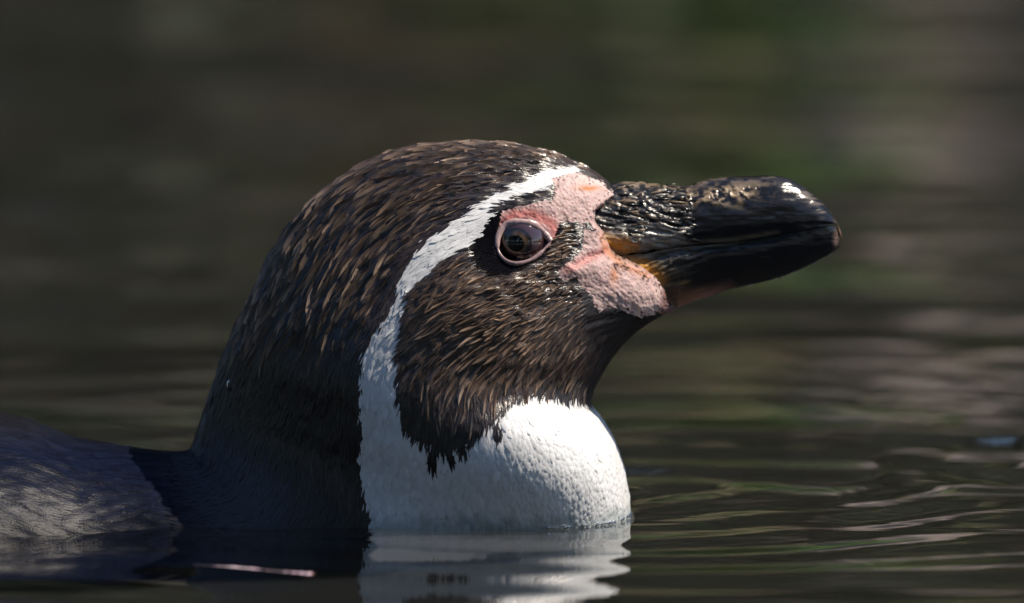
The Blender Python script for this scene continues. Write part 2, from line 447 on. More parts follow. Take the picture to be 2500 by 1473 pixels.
grv = sstep(1, -14, SDB)
pk = pk * (1 - 0.8 * grv[:, None]) + np.array((0.16, 0.08, 0.04)) * 0.8 * grv[:, None]
dots = (vnoise(px / 4.5, py / 4.5, seed=15) > 0.30 + 0.03 * -sdP) & (sdP > -20)
pk[dots] *= 0.12
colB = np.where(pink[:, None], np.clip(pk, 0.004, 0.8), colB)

BM = Mat('penguin_body')
at = BM.n('ShaderNodeAttribute'); at.attribute_name = 'Col'; sk = BM.n('ShaderNodeAttribute'); sk.attribute_name = 'skin'
mr = BM.n('ShaderNodeMapRange'); mr.inputs['To Min'].default_value = 0.45; mr.inputs['To Max'].default_value = 0.46
BM.l(sk.outputs['Fac'], mr.inputs['Value']); BM.l(mr.outputs[0], BM.b.inputs['Roughness'])
tc = BM.n('ShaderNodeTexCoord'); vo = BM.n('ShaderNodeTexVoronoi', Scale=900.0, Randomness=0.8); BM.l(tc.outputs['Object'], vo.inputs['Vector'])
pr = BM.n('ShaderNodeMapRange'); pr.inputs['From Min'].default_value = 0.0; pr.inputs['From Max'].default_value = 0.6; BM.l(vo.outputs['Distance'], pr.inputs['Value'])
pd = BM.n('ShaderNodeMapRange'); pd.inputs['From Min'].default_value = 0.08; pd.inputs['From Max'].default_value = 0.36; pd.inputs['To Min'].default_value = 0.62; BM.l(vo.outputs['Distance'], pd.inputs['Value'])
mxp = BM.n('ShaderNodeMix'); mxp.data_type = 'RGBA'; mxp.blend_type = 'MULTIPLY'; BM.l(sk.outputs['Fac'], mxp.inputs['Factor']); BM.l(at.outputs['Color'], mxp.inputs[6]); BM.l(pd.outputs[0], mxp.inputs[7])
BM.l(mxp.outputs[2], BM.b.inputs['Base Color'])
bs = BM.n('ShaderNodeMath', operation='MULTIPLY'); BM.l(pr.outputs[0], bs.inputs[0]); BM.l(sk.outputs['Fac'], bs.inputs[1])
bu = BM.n('ShaderNodeBump', Strength=1.0, Distance=0.00028); BM.l(bs.outputs[0], bu.inputs['Height']); BM.l(bu.outputs[0], BM.b.inputs['Normal'])
BM.b.inputs['Subsurface Weight'].default_value = 0.0
BM.l(sk.outputs['Fac'], BM.b.inputs['Subsurface Weight'])
BM.b.inputs['Subsurface Radius'].default_value = (1.0, 0.4, 0.25); BM.b.inputs['Subsurface Scale'].default_value = 0.0012

BM.b.inputs['Specular IOR Level'].default_value = 0.12
penguin = empty('penguin', (mid(1000, 0)[0], 0, 0))
tag(penguin, 'black and white banded penguin with pink face floating on dark water', 'penguin')
def turn(o):
    """the head looks a few degrees past the picture plane"""
    me = o.data; v = np.empty(len(me.vertices) * 3, np.float32); me.vertices.foreach_get('co', v); v = v.reshape(-1, 3)
    q = np.maximum(v[:, 0], 0)
    v[:, 1] += 0.10 * q * q / (q + 0.012) * sstep(0.026, 0.05, v[:, 2])
    me.vertices.foreach_set('co', v.ravel()); me.update()
def P_(o):
    turn(o)
    o.parent = penguin; o.matrix_parent_inverse = penguin.matrix_world.inverted(); 
    o.location = -np.array(penguin.location); return o
V = P.reshape(-1, 3)
F = grid_faces(NR, NS, True)
body = mesh_np('body', V, F, BM.m, cols={'Col': colB, 'skin': np.where(pink, 0.6, 0.0)})
P_(body)

# ------------------------------------------------------------------ feathers
FM = Mat('feather')
at = FM.n('ShaderNodeAttribute'); at.attribute_name = 'Col'; FM.l(at.outputs['Color'], FM.b.inputs['Base Color'])
FM.set(Roughness=0.42); FM.b.inputs['Specular IOR Level'].default_value = 0.5
wa = FM.n('ShaderNodeAttribute'); wa.attribute_name = 'wet'
mr = FM.n('ShaderNodeMapRange'); mr.inputs['To Min'].default_value = 0.28; mr.inputs['To Max'].default_value = 0.30
FM.l(wa.outputs['Fac'], mr.inputs['Value']); FM.l(mr.outputs[0], FM.b.inputs['Roughness'])
ms = FM.n('ShaderNodeMapRange'); ms.inputs['To Min'].default_value = 0.62; ms.inputs['To Max'].default_value = 0.05
FM.l(wa.outputs['Fac'], ms.inputs['Value']); FM.l(ms.outputs[0], FM.b.inputs['Specular IOR Level'])
tcf = FM.n('ShaderNodeTexCoord'); nzf = FM.n('ShaderNodeTexNoise', Scale=2600.0, Detail=3.0); FM.l(tcf.outputs['Object'], nzf.inputs['Vector'])
buf = FM.n('ShaderNodeBump', Strength=0.5, Distance=0.00012); FM.l(nzf.outputs[0], buf.inputs['Height']); FM.l(buf.outputs[0], FM.b.inputs['Normal'])

nF = grid_normals(P).reshape(-1, 3)
flow = np.gradient(P, axis=0)
flow = -flow / (np.linalg.norm(flow, axis=-1, keepdims=True) + 1e-12)
flow = flow.reshape(-1, 3)

def scatter(spacing_fn, ncand, keep):
    """area-uniform samples on the near half with a variable minimum distance; returns face corner data"""
    Fn = F[(V[F].mean(1)[:, 1] < 5e-4)]
    a = np.linalg.norm(np.cross(V[Fn[:, 2]] - V[Fn[:, 0]], V[Fn[:, 3]] - V[Fn[:, 1]]), axis=1) / 2
    ctr = V[Fn].mean(1)
    cpx, cpy = px[Fn].mean(1), py[Fn].mean(1)
    ok = keep(cpx, cpy, ctr)
    sp = spacing_fn(cpx, cpy)
    wgt = np.where(ok, a / sp ** 2, 0); wgt /= wgt.sum()
    fi = rng.choice(len(Fn), ncand, p=wgt)
    u, v = rng.random(ncand)[:, None], rng.random(ncand)[:, None]
    q = Fn[fi]
    def ip(A):
        if A.ndim == 1: A = A[:, None]
        return A[q[:, 0]] * (1 - u) * (1 - v) + A[q[:, 1]] * u * (1 - v) + A[q[:, 2]] * u * v + A[q[:, 3]] * (1 - u) * v
    pos = ip(V); r = sp[fi] * S
    grid = {}; keepi = []
    cs = float(r.max())
    key = np.floor(pos / cs).astype(int)
    pl = pos.tolist(); rl = (r * 0.72).tolist(); kl = key.tolist()
    for i in range(ncand):
        kx, ky, kz = kl[i]; x, y, z = pl[i]; rr = rl[i] ** 2; bad = False
        for dx in (-1, 0, 1):
            for dy in (-1, 0, 1):
                for dz in (-1, 0, 1):
                    for (X, Y, Z) in grid.get((kx + dx, ky + dy, kz + dz), ()):
                        if (X - x) ** 2 + (Y - y) ** 2 + (Z - z) ** 2 < rr: bad = True; break
                    if bad: break
                if bad: break
            if bad: break
        if not bad:
            grid.setdefault((kx, ky, kz), []).append((x, y, z)); keepi.append(i)
    k = np.array(keepi)
    return pos[k], ip(nF)[k], ip(flow)[k], ip(px)[k, 0], ip(py)[k, 0], ip(sdW)[k, 0], ip(sdP)[k, 0], np.stack([(Fn[fi[k], 0] // NS) + (v[k, 0]), (Fn[fi[k], 0] % NS) + u[k, 0]], -1)

G_P = P; G_N = grid_normals(P)
G_I = np.gradient(P, axis=0); G_J = (np.roll(P, -1, 1) - np.roll(P, 1, 1)) / 2
def gsample(ij, *arrs):
    i = np.clip(ij[:, 0], 0, NR - 1.001); j = ij[:, 1] % NS
    i0 = i.astype(int); j0 = j.astype(int) % NS; j1 = (j0 + 1) % NS; a = (i - i0)[:, None]; b = (j - np.floor(j))[:, None]
    return [A[i0, j0] * (1 - a) * (1 - b) + A[i0 + 1, j0] * a * (1 - b) + A[i0, j1] * (1 - a) * b + A[i0 + 1, j1] * a * b for A in arrs]

def blades(ij, ang, L, Wd, lift, col, tipcol, ridge, crest=False):
    """lance-shaped, roof-sectioned feathers laid on the skin; 4 stations of 3 vertices"""
    st = np.array([0.0, 0.35, 0.72, 1.0]); wp = np.array([0.5, 1.0, 0.80, 0.05])
    n = len(ij); VV = np.zeros((n, 4, 3, 3)); CC = np.zeros((n, 4, 3, 3)); ij = ij.copy()
    bend = rng.normal(0, 0.15, n)
    for k in range(4):
        s = st[k]
        for h_ in range(2 if k else 1):
            p, nr_, di, dj = gsample(ij, G_P, G_N, G_I, G_J)
            nr_ /= np.linalg.norm(nr_, axis=1, keepdims=True) + 1e-12
            f0 = -di / (np.linalg.norm(di, axis=1, keepdims=True) + 1e-12)
            sd = np.cross(nr_, f0); an = ang + bend * s
            d = f0 * np.cos(an)[:, None] + sd * np.sin(an)[:, None]
            if k and h_ == 0 or k == 0:
                step = L * ((st[k] - st[k - 1]) if k else 0)
                A, B, C_ = np.sum(di * di, 1), np.sum(di * dj, 1), np.sum(dj * dj, 1)
                r1, r2 = np.sum(d * di, 1), np.sum(d * dj, 1); det = A * C_ - B * B + 1e-18
                ij[:, 0] += np.clip((C_ * r1 - B * r2) / det * step, -30, 30); ij[:, 1] += np.clip((A * r2 - B * r1) / det * step, -30, 30)
        sd = np.cross(nr_, d)
        c = p + nr_ * (0.00002 + lift * L * s)[:, None]
        hw = Wd * 0.5 * wp[k]
        VV[:, k, 0] = c - sd * hw[:, None]
        VV[:, k, 1] = c + nr_ * (Wd * ridge * wp[k])[:, None]
        VV[:, k, 2] = c + sd * hw[:, None]
        m = sstep(0.25, 1.0, s)
        CC[:, k] = (col * (1 - m) + tipcol * m)[:, None]
    q = [(k * 3 + j, k * 3 + j + 1, k * 3 + j + 4, k * 3 + j + 3) for k in range(3) for j in range(2)]
    FF = (np.arange(n)[:, None, None] * 12 + np.array(q)[None]).reshape(-1, 4)
    if crest:      # sharp ridge: the two vanes do not share vertices
        V4 = np.zeros((n, 4, 4, 3)); V4[:, :, 0] = VV[:, :, 0]; V4[:, :, 1] = VV[:, :, 1]; V4[:, :, 2] = VV[:, :, 1]; V4[:, :, 3] = VV[:, :, 2]
        q = [(k * 4 + j, k * 4 + j + 1, k * 4 + j + 5, k * 4 + j + 4) for k in range(3) for j in (0, 2)]
        FF = (np.arange(n)[:, None, None] * 16 + np.array(q)[None]).reshape(-1, 4)
        return V4.reshape(-1, 3), FF, np.repeat(CC[:, :, :1], 4, 2).reshape(-1, 3)
    return VV.reshape(-1, 3), FF, CC.reshape(-1, 3)

def spacing(px, py):
    s = np.full(px.shape, 5.4)
    face = sstep(260, 60, np.hypot(px - 1400, (py - 600)))
    s = s - 1.6 * face
    s = np.where(px < 430, 9.0, s)
    s = np.where((py > 1000) & (px > 880), 5.8, s)
    return s
def keep_all(x, y, c):
    return (c[:, 2] > -0.012) & (x > -150) & (poly_sd(x, y, BILLM) > np.where((x > 1470) & (y > 610) & (y < 748), 22, 3)) & (np.hypot((x - 1272) / 1.15, y - 596) > 50)
pos, nn, ff, qx, qy, qW, qP, qK = scatter(spacing, 190000, keep_all)
# lie of the feathers: back from the bill, swept across the cheek, with a little disorder
cw = np.exp(-0.5 * (((qx - 1250) / 170) ** 2 + ((qy - 830) / 140) ** 2))
al = np.radians(8 + 50 * sstep(680, 1000, qy + 0.35 * (qx - 1200)))
tg = np.stack([-np.cos(al), 0 * al, -np.sin(al)], -1); nu = nn / np.linalg.norm(nn, axis=1, keepdims=True)
tg -= nu * np.sum(tg * nu, 1)[:, None]; tg /= np.linalg.norm(tg, axis=1, keepdims=True) + 1e-9
ff = ff / (np.linalg.norm(ff, axis=1, keepdims=True) + 1e-9)
ff = ff * (1 - cw[:, None]) + tg * cw[:, None]
Lm = 28 * (1 - 0.6 * sstep(280, 70, np.hypot(qx - 1400, qy - 590)))
mx_, my_ = to_px(pos + ff * (Lm * S)[:, None])
qW = poly_sd(mx_, my_, WHITE) + 5 * fbm(mx_ / 14, my_ / 14, seed=21, oct=2) - 9 * sstep(760, 660, my_) * sstep(960, 1040, mx_)
for (cx, cy, rx, ry) in SPOTS:
    qW = np.maximum(qW, 12 * (1 - np.sqrt(((mx_ - cx) / rx) ** 2 + ((my_ - cy) / ry) ** 2)))
qP2 = np.minimum(poly_sd(mx_, my_, PINK1), poly_sd(mx_, my_, PINK2))
k = (qP > -2.5) & (qP2 > -12)
pos, nn, ff, qx, qy, qW, qK = pos[k], nn[k], ff[k], qx[k], qy[k], qW[k], qK[k]
n = len(pos)
wht = qW < 0
face = sstep(280, 70, np.hypot(qx - 1400, qy - 590))
crw = sstep(980, 650, qy) * sstep(1470, 1250, qx)
L = 36 + 18 * crw + rng.normal(0, 5, n)
Wd = 5.2 + 1.4 * crw + rng.normal(0, 0.8, n)
lift = 0.016 + 0.014 * crw + np.abs(rng.normal(0, 0.026, n))
chk = np.exp(-0.5 * (((qx - 1200) / 170) ** 2 + ((qy - 820) / 150) ** 2)); L -= 6 * chk * (~wht); lift += 0.03 * chk
L *= 1 - 0.66 * face; Wd *= 1 - 0.35 * face
ridge = np.full(n, 0.22)
lift = np.where(wht, 0.010 + np.abs(rng.normal(0, 0.014, n)), lift); ridge[wht] = 0.12
chest = wht & (qy > 990) & (qx > 960)
L = np.where(chest, 32 + rng.normal(0, 4, n), L); Wd = np.where(chest, 8 + rng.normal(0, 1.5, n), Wd)
bck = qx < 440
L = np.where(bck, 56, L); Wd = np.where(bck, 10, Wd); lift = np.where(bck, 0.006, lift); ridge[bck] = 0.06
eyeb = poly_sd(qx, qy, EYEB) < 0
L = np.where(eyeb, 17, L); Wd = np.where(eyeb, 6, Wd); lift = np.where(eyeb, 0.02, lift)
col = plumage(qx, qy, qW, 70)
rv = rng.random(n)
col = col * np.where(wht, 1 + 0.05 * rng.normal(0, 1, n), 0.55 + 0.9 * rv)[:, None]
tip_glint = np.where(rng.random(n) < 0.45, 1.0, 0.15) * (0.25 + 0.75 * np.clip(crw + chk, 0, 1))  # tan sun glint painted into a random share of feather tips
tip = col * np.where(wht, 1.0, 1.2)[:, None] + np.where(wht | eyeb | bck, 0, 0.050 * tip_glint)[:, None] * np.array((1.0, 0.66, 0.43))
twist = np.radians(rng.normal(0, 4, n) + 7 * fbm(qx / 70, qy / 70, seed=88, oct=2))
g_n, g_i = gsample(qK, G_N, G_I); f0 = -g_i / (np.linalg.norm(g_i, axis=1, keepdims=True) + 1e-12)
ang = np.arctan2(np.sum(ff * np.cross(g_n, f0), 1), np.sum(ff * f0, 1)) + twist
wet = np.where(eyeb & ~wht, 1.0, np.where(wht, 0, sstep(640, 400, qx) * sstep(1000, 1120, qy)))
args = [qK, ang, np.clip(L, 7, 90) * S, np.clip(Wd, 2.5, 22) * S, lift, np.clip(col, .002, .85), np.clip(tip, .002, .85), ridge]
VV, FF, CC = blades(*args)
# larger wet clumps: feathers stuck together into lance-shaped ridges over crown, nape and cheek
def clump_sp(x, y):
    return 25.0 - 11.0 * sstep(450, 150, np.hypot(x - 1400, y - 600))
def clump_keep(x, y, c):
    cr = sstep(1000, 640, y + 0.12 * (x - 700)) ; ck = np.exp(-0.5 * (((x - 1200) / 150) ** 2 + ((y - 800) / 100) ** 2))
    ok = (np.maximum(cr, ck) > 0.05 + 0.75 * rng.random(len(x))) & (x < 1440) & (poly_sd(x, y, WHITE) > 26) & (poly_sd(x, y, EYEB) > 6) & (np.minimum(poly_sd(x, y, PINK1), poly_sd(x, y, PINK2)) > 8)
    return ok & (poly_sd(x, y, BILLM) > 20)
cp, cn, cf, cx_, cy_, cW, cP, cK = scatter(clump_sp, 22000, clump_keep)
m_ = len(cp); fc_ = sstep(420, 120, np.hypot(cx_ - 1400, cy_ - 590))
ckk = np.exp(-0.5 * (((cx_ - 1250) / 170) ** 2 + ((cy_ - 830) / 140) ** 2))
al = np.radians(8 + 50 * sstep(680, 1000, cy_ + 0.35 * (cx_ - 1200)))
g_n, g_i = gsample(cK, G_N, G_I); f0 = -g_i / (np.linalg.norm(g_i, axis=1, keepdims=True) + 1e-12)
tg = np.stack([-np.cos(al), 0 * al, -np.sin(al)], -1); tg -= g_n * np.sum(tg * g_n, 1)[:, None]; tg /= np.linalg.norm(tg, axis=1, keepdims=True)
fz = f0 * (1 - ckk[:, None]) + tg * ckk[:, None]
can = np.arctan2(np.sum(fz * np.cross(g_n, f0), 1), np.sum(fz * f0, 1)) + np.radians(rng.normal(0, 5, m_) + 6 * fbm(cx_ / 80, cy_ / 80, seed=88, oct=2))
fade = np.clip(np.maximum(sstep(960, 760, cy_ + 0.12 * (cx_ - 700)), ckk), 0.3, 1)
cL = (82 + rng.normal(0, 15, m_)) * (1 - 0.60 * fc_) * (1 - 0.25 * ckk); cWd = (13.5 + rng.normal(0, 2.4, m_)) * (1 - 0.35 * fc_) * (0.6 + 0.4 * fade)
cL = np.where(poly_sd(cx_, cy_, WHITE) < 60, cL * 0.6, cL)
cc0 = plumage(cx_, cy_, np.full(m_, 9.0), 70) * (0.6 + 0.8 * rng.random(m_))[:, None]
clump_glint = (0.25 + 0.75 * rng.random(m_)) * np.clip(np.maximum(sstep(930, 700, cy_ + 0.12 * (cx_ - 700)), ckk), 0.08, 1)  # tan glint painted into the clump tips, fading out on the shaded neck
cc0 = cc0 + (0.09 * clump_glint)[:, None] * np.array((1.0, 0.69, 0.48)); ct0 = cc0 + (0.54 * clump_glint)[:, None] * np.array((1.0, 0.69, 0.48))
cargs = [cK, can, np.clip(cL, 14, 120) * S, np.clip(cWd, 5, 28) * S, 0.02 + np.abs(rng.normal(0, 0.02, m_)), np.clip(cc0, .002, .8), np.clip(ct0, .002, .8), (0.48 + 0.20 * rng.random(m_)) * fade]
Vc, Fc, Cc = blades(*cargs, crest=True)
m_v = len(Vc)
FF = np.vstack([FF, Fc + len(VV)]); VV = np.vstack([VV, Vc]); CC = np.vstack([CC, Cc])
Fc2 = Fc[:, ::-1] + len(VV); VV = np.vstack([VV, Vc * np.array((1, -1, 1))]); FF = np.vstack([FF, Fc2]); CC = np.vstack([CC, Cc])
# white breast and band: soft overlapping tufts
def tuft_keep(x, y, c): return (poly_sd(x, y, WHITE) < -4) & (c[:, 2] > -0.006)
tp, tn, tf, tx, ty, tW, tP, tK = scatter(lambda x, y: 13.0 + 0 * x, 14000, tuft_keep)
mt = len(tp); bandw = sstep(1020, 940, ty)
tcol = np.array((0.74, 0.74, 0.735)) * (1 + 0.05 * rng.normal(0, 1, mt))[:, None]
targs = [tK, np.radians(rng.normal(0, 7, mt)), (36 + rng.normal(0, 5, mt)) * S * (0.6 + 0.4 * sstep(1400, 1150, tx * 0 + tx - 0.0 * ty)), (17 - 6 * bandw + rng.normal(0, 2.5, mt)) * S, 0.030 + np.abs(rng.normal(0, 0.035, mt)), tcol, tcol * 0.97, (0.10 + 0.06 * rng.random(mt)) * (0.3 + 0.7 * sstep(1100, 1300, tx))]
okt = (poly_sd(*to_px(tp + tf / (np.linalg.norm(tf, axis=1, keepdims=True) + 1e-9) * 0.0035), WHITE) < -2)
for (cx, cy, rx, ry) in SPOTS: okt &= np.hypot((tx - cx) / rx, (ty + 18 - cy) / ry) > 1.3
targs = [a_[okt] for a_ in targs]; mt = int(okt.sum())
Vc, Fc, Cc = blades(*targs)
FF = np.vstack([FF, Fc + len(VV)]); VV = np.vstack([VV, Vc]); CC = np.vstack([CC, Cc])
Fc2 = Fc[:, ::-1] + len(VV); VV = np.vstack([VV, Vc * np.array((1, -1, 1))]); FF = np.vstack([FF, Fc2]); CC = np.vstack([CC, Cc])
m_ += mt
print('clumps', m_)
sel = rng.random(n) < 0.45                              # the far flank: fewer, wider feathers
far = [a_[sel] for a_ in args]; far[3] = far[3] * 1.5
V2, F2, C2 = blades(*far)
V2 = V2 * np.array((1, -1, 1)); F2 = F2[:, ::-1] + len(VV)
WT = np.concatenate([np.repeat(wet, 12), np.zeros(m_v * 2 + mt * 24), np.repeat(wet[sel], 12)])
VV = np.vstack([VV, V2]); FF = np.vstack([FF, F2]); CC = np.vstack([CC, C2])
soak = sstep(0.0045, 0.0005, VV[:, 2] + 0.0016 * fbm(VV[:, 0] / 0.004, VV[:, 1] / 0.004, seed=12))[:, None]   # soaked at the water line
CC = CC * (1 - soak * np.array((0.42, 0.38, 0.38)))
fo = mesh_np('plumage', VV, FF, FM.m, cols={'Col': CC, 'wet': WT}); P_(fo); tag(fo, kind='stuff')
print('feathers', n, 'tris', len(FF) * 2)

# ------------------------------------------------------------------ bill
def near_y(qx, qy):
    """depth of the skin sheet (camera side) at a photograph pixel"""
    m = V[:, 1] < 0
    vx, vy = px[m], py[m]; i = np.argsort((vx - qx) ** 2 + (vy - qy) ** 2)[:6]
    return V[m][i, 1].mean(), V[m][i].mean(0), nF[m][i].mean(0)

def bill_part(name, top, bot, wid, upper):
    """top/bot: (px, py) keys sharing px stations; wid: half width at stations, m"""
    xs = np.linspace(top[0][0], top[-1][0], 300)
    # denser towards the tip
    u = np.linspace(0, 1, 320); xs = top[0][0] + (top[-1][0] - top[0][0]) * (1 - (1 - u) ** 1.25)
    T = np.interp(xs, *np.array(catmull(top, 12)).T); B = np.interp(xs, *np.array(catmull(bot, 12)).T)
    Wt = np.interp(xs, *np.array(catmull(wid, 12)).T)
    half = np.concatenate([np.linspace(0, 1, 64) ** 1.3, np.full(10, 2.0)])      # 0 ridge/keel .. 1 cutting edge, then across the closed face
    v = np.concatenate([half, half[::-1][1:-1]]); ns = len(v)
    flatk = np.linspace(1, 0.02, 11)[1:]
    prof = np.where(v <= 1, np.sin(np.clip(v, 0, 1) ** 0.60 * np.pi / 2) ** 0.9, 0)
    prof = prof * np.where(v <= 1, 1 - 0.10 * sstep(0.7, 1.0, v) , 1)
    edge = prof[63]
    prof[64:74] = edge * flatk; prof[74:84] = edge * flatk[::-1]
    sg = np.ones(ns); sg[:74] = -1.0
    V = np.zeros((len(xs), ns, 3)); vv = np.clip(v, 0, 1)
    for i, x in enumerate(xs):
        X, zt = mid(x, T[i]); _, zb = mid(x, B[i])
        V[i, :, 0] = X; V[i, :, 2] = (zt + (zb - zt) * vv) if upper else (zb + (zt - zb) * vv)
        V[i, :, 1] = Wt[i] * prof * sg * (1.0 if upper else 0.97)
    n = grid_normals(V)
    q = V.reshape(-1, 3); bx, by = to_px(q)
    rough = sstep(1700, 1640, bx + 0.35 * (by - 560)) if upper else sstep(1790, 1600, bx)
    # horny plates: ridges running along the bill, flaking at its root
    slant = by + (0.30 * (bx - 1480) if not upper else -0.16 * (bx - 1480))
    r1 = 1 - 2 * np.abs(fbm(bx / 55, slant / 11, q[:, 1] / S / 40, seed=90 + upper, oct=3)) ** 0.8
    r2 = fbm(bx / 14, by / 9, q[:, 1] / S / 9, seed=95 + upper, oct=3)
    d = rough * (0.00038 * r1 + 0.00022 * r2 * (sstep(560, 480, by) if upper else 0.5))
    d += 0.00003 * fbm(bx / 60, by / 6, seed=98) + 0.00016 * fbm(bx / 45, by / 22, seed=99, oct=2)
    if upper:
        crust = np.exp(-0.5 * (((bx - 1775) / 60) ** 2 + ((by - 480 + 0.10 * (bx - 1775)) / 15) ** 2))
        crust *= sstep(-0.35, 0.35, fbm(bx / 16, by / 12, seed=111))
        d += 0.00045 * crust * (0.6 + r2)
        d -= 0.0004 * np.exp(-((bx + 0.0 * by - 1692) / 5) ** 2) * sstep(600, 560, by) * 0.5      # plate joint
        d += 0.0005 * np.exp(-(line_d(bx, by, [(1470, 575), (1580, 580), (1690, 596)]) / 20) ** 2) * 0.6
    else:
        crust = np.zeros(len(q))
    q = q + n.reshape(-1, 3) * d[:, None]
    # colour of the horn
    c = np.empty((len(q), 3)); c[:] = (0.010, 0.010, 0.012)
    def put(w, colr):
        nonlocal c
        w = np.clip(w, 0, 1)[:, None]; c = c * (1 - w) + np.array(colr) * w
    streak = sstep(-0.2, 0.8, fbm(bx / 45, slant / 5, seed=120 + upper, oct=3))
    if upper:
        plate = sstep(6, -14, poly_sd(bx, by, [(1465, 560), (1540, 548), (1620, 560), (1660, 575), (1694, 597), (1600, 612), (1470, 615)]))
        put(plate * (0.30 + 0.70 * streak), (0.42, 0.40, 0.355))
        put(rough * sstep(570, 500, by) * sstep(0.25, 0.8, r2) * 0.8, (0.22, 0.155, 0.10))
        put(sstep(14, 2, np.abs(by - (455 + 0.0 * bx))) * sstep(1500, 1530, bx) * sstep(1680, 1650, bx) * sstep(-0.3, 0.4, r2) * 0.7, (0.30, 0.22, 0.15))
        gape = np.exp(-(line_d(bx, by, [(1470, 590), (1500, 600), (1545, 603)]) / 19) ** 2) * sstep(1610, 1510, bx)
        put(gape, (0.55, 0.25, 0.03))
        put(np.exp(-(line_d(bx, by, [(1560, 604), (1690, 594), (1790, 589), (1900, 571)]) / 5) ** 2) * 0.5 * sstep(-0.5, 0.5, streak), (0.22, 0.17, 0.10))
        put(crust, (0.42, 0.31, 0.20))
        put(np.exp(-(line_d(bx, by, [(1690, 452), (1760, 442), (1880, 440), (1960, 470), (2030, 540)]) / 13) ** 2) * sstep(0.0, 0.7, fbm(bx / 40, by / 7, seed=131)) * 0.6, (0.20, 0.16, 0.13))
        put(np.exp(-0.5 * (((bx - 1820) / 45) ** 2 + ((by - 505) / 12) ** 2)) * 0.35 * streak, (0.22, 0.19, 0.11))
        put(np.exp(-0.5 * (((bx - 2050) / 7) ** 2 + ((by - 570) / 24) ** 2)) * 0.8, (0.20, 0.12, 0.08))
    else:
        put(sstep(1720, 1560, bx) * sstep(1470, 1500, bx) * (0.2 + 0.8 * streak) * sstep(735, 690, by), (0.24, 0.215, 0.165))
        put(np.exp(-(line_d(bx, by, [(1480, 632), (1520, 645), (1570, 662), (1600, 690)]) / 23) ** 2), (0.60, 0.27, 0.025))
        put(np.exp(-(line_d(bx, by, [(1560, 640), (1640, 680), (1720, 715)]) / 12) ** 2) * 0.45 * streak, (0.30, 0.17, 0.04))
        put(np.exp(-(line_d(bx, by, [(1480, 622), (1565, 618), (1690, 602), (1800, 596)]) / 5) ** 2) * 0.75 * sstep(1850, 1700, bx), (0.40, 0.33, 0.24))
        put(np.exp(-(line_d(bx, by, [(1600, 770), (1660, 752), (1720, 734), (1790, 712)]) / 20) ** 2) * sstep(1830, 1700, bx), (0.33, 0.17, 0.15))
        put(sstep(690, 735, by) * sstep(1820, 1640, bx) * 0.7, (0.20, 0.11, 0.06))
        put(np.exp(-0.5 * (((bx - 2044) / 5) ** 2 + ((by - 592) / 14) ** 2)) * 0.7, (0.34, 0.22, 0.17))
    m = mesh_np(name, q, grid_faces(len(xs), ns, True), HORN.m, cols={'Col': np.clip(c, 0.003, 0.8), 'rough': np.clip(rough * 0.6 + crust + 0.25 * (~(np.zeros(len(q), bool)) if False else 0), 0, 1)})
    return P_(m)

HORN = Mat('horn')
at = HORN.n('ShaderNodeAttribute'); at.attribute_name = 'Col'; HORN.l(at.outputs['Color'], HORN.b.inputs['Base Color'])
ar = HORN.n('ShaderNodeAttribute'); ar.attribute_name = 'rough'
tc = HORN.n('ShaderNodeTexCoord'); mp = HORN.n('ShaderNodeMapping'); mp.inputs['Scale'].default_value = (120, 700, 1200); HORN.l(tc.outputs['Object'], mp.inputs[0])
nz = HORN.n('ShaderNodeTexNoise', Scale=1.0, Detail=5.0); HORN.l(mp.outputs[0], nz.inputs['Vector'])
mr = HORN.n('ShaderNodeMapRange'); mr.inputs['To Min'].default_value = 0.17; mr.inputs['To Max'].default_value = 0.40
HORN.l(ar.outputs['Fac'], mr.inputs['Value']); HORN.l(mr.outputs[0], HORN.b.inputs['Roughness'])
bu = HORN.n('ShaderNodeBump', Strength=0.4, Distance=0.0003); HORN.l(nz.outputs[0], bu.inputs['Height']); HORN.l(bu.outputs[0], HORN.b.inputs['Normal'])

GAPE = [(1400, 640), (1463, 622), (1562, 610), (1666, 596), (1780, 590), (1840, 582), (1908, 571), (1991, 558), (2036, 551)]
up_top = [(1400, 470), (1480, 452), (1560, 450), (1640, 459), (1680, 456), (1740, 441), (1830, 434), (1900, 436), (1950, 454), (2000, 491), (2036, 534), (2050, 560), (2059, 592)]
up_bot = GAPE + [(2046, 556), (2051, 578), (2059, 596)]
up_w = [(1400, .0100), (1440, .0158), (1500, .0150), (1600, .0126), (1700, .0106), (1800, .0096), (1900, .0082), (1980, .0062), (2030, .0040), (2059, .0008)]
upper = bill_part('upper_mandible', up_top, up_bot, up_w, True)
lo_top = [(1400, 644), (1463, 626), (1562, 613), (1666, 599), (1780, 592), (1840, 584), (1908, 573), (1991, 560), (2036, 554), (2051, 580)]
lo_bot = [(1400, 720), (1480, 775), (1560, 778), (1606, 770), (1658, 751), (1710, 735), (1788, 710), (1876, 692), (1944, 669), (1985, 650), (2030, 627), (2051, 610)]
lo_w = [(1400, .0100), (1450, .0152), (1520, .0148), (1600, .0126), (1700, .0105), (1800, .0094), (1900, .0080), (1980, .0060), (2030, .0039), (2051, .0014)]
lower = bill_part('lower_mandible', lo_top, lo_bot, lo_w, False)

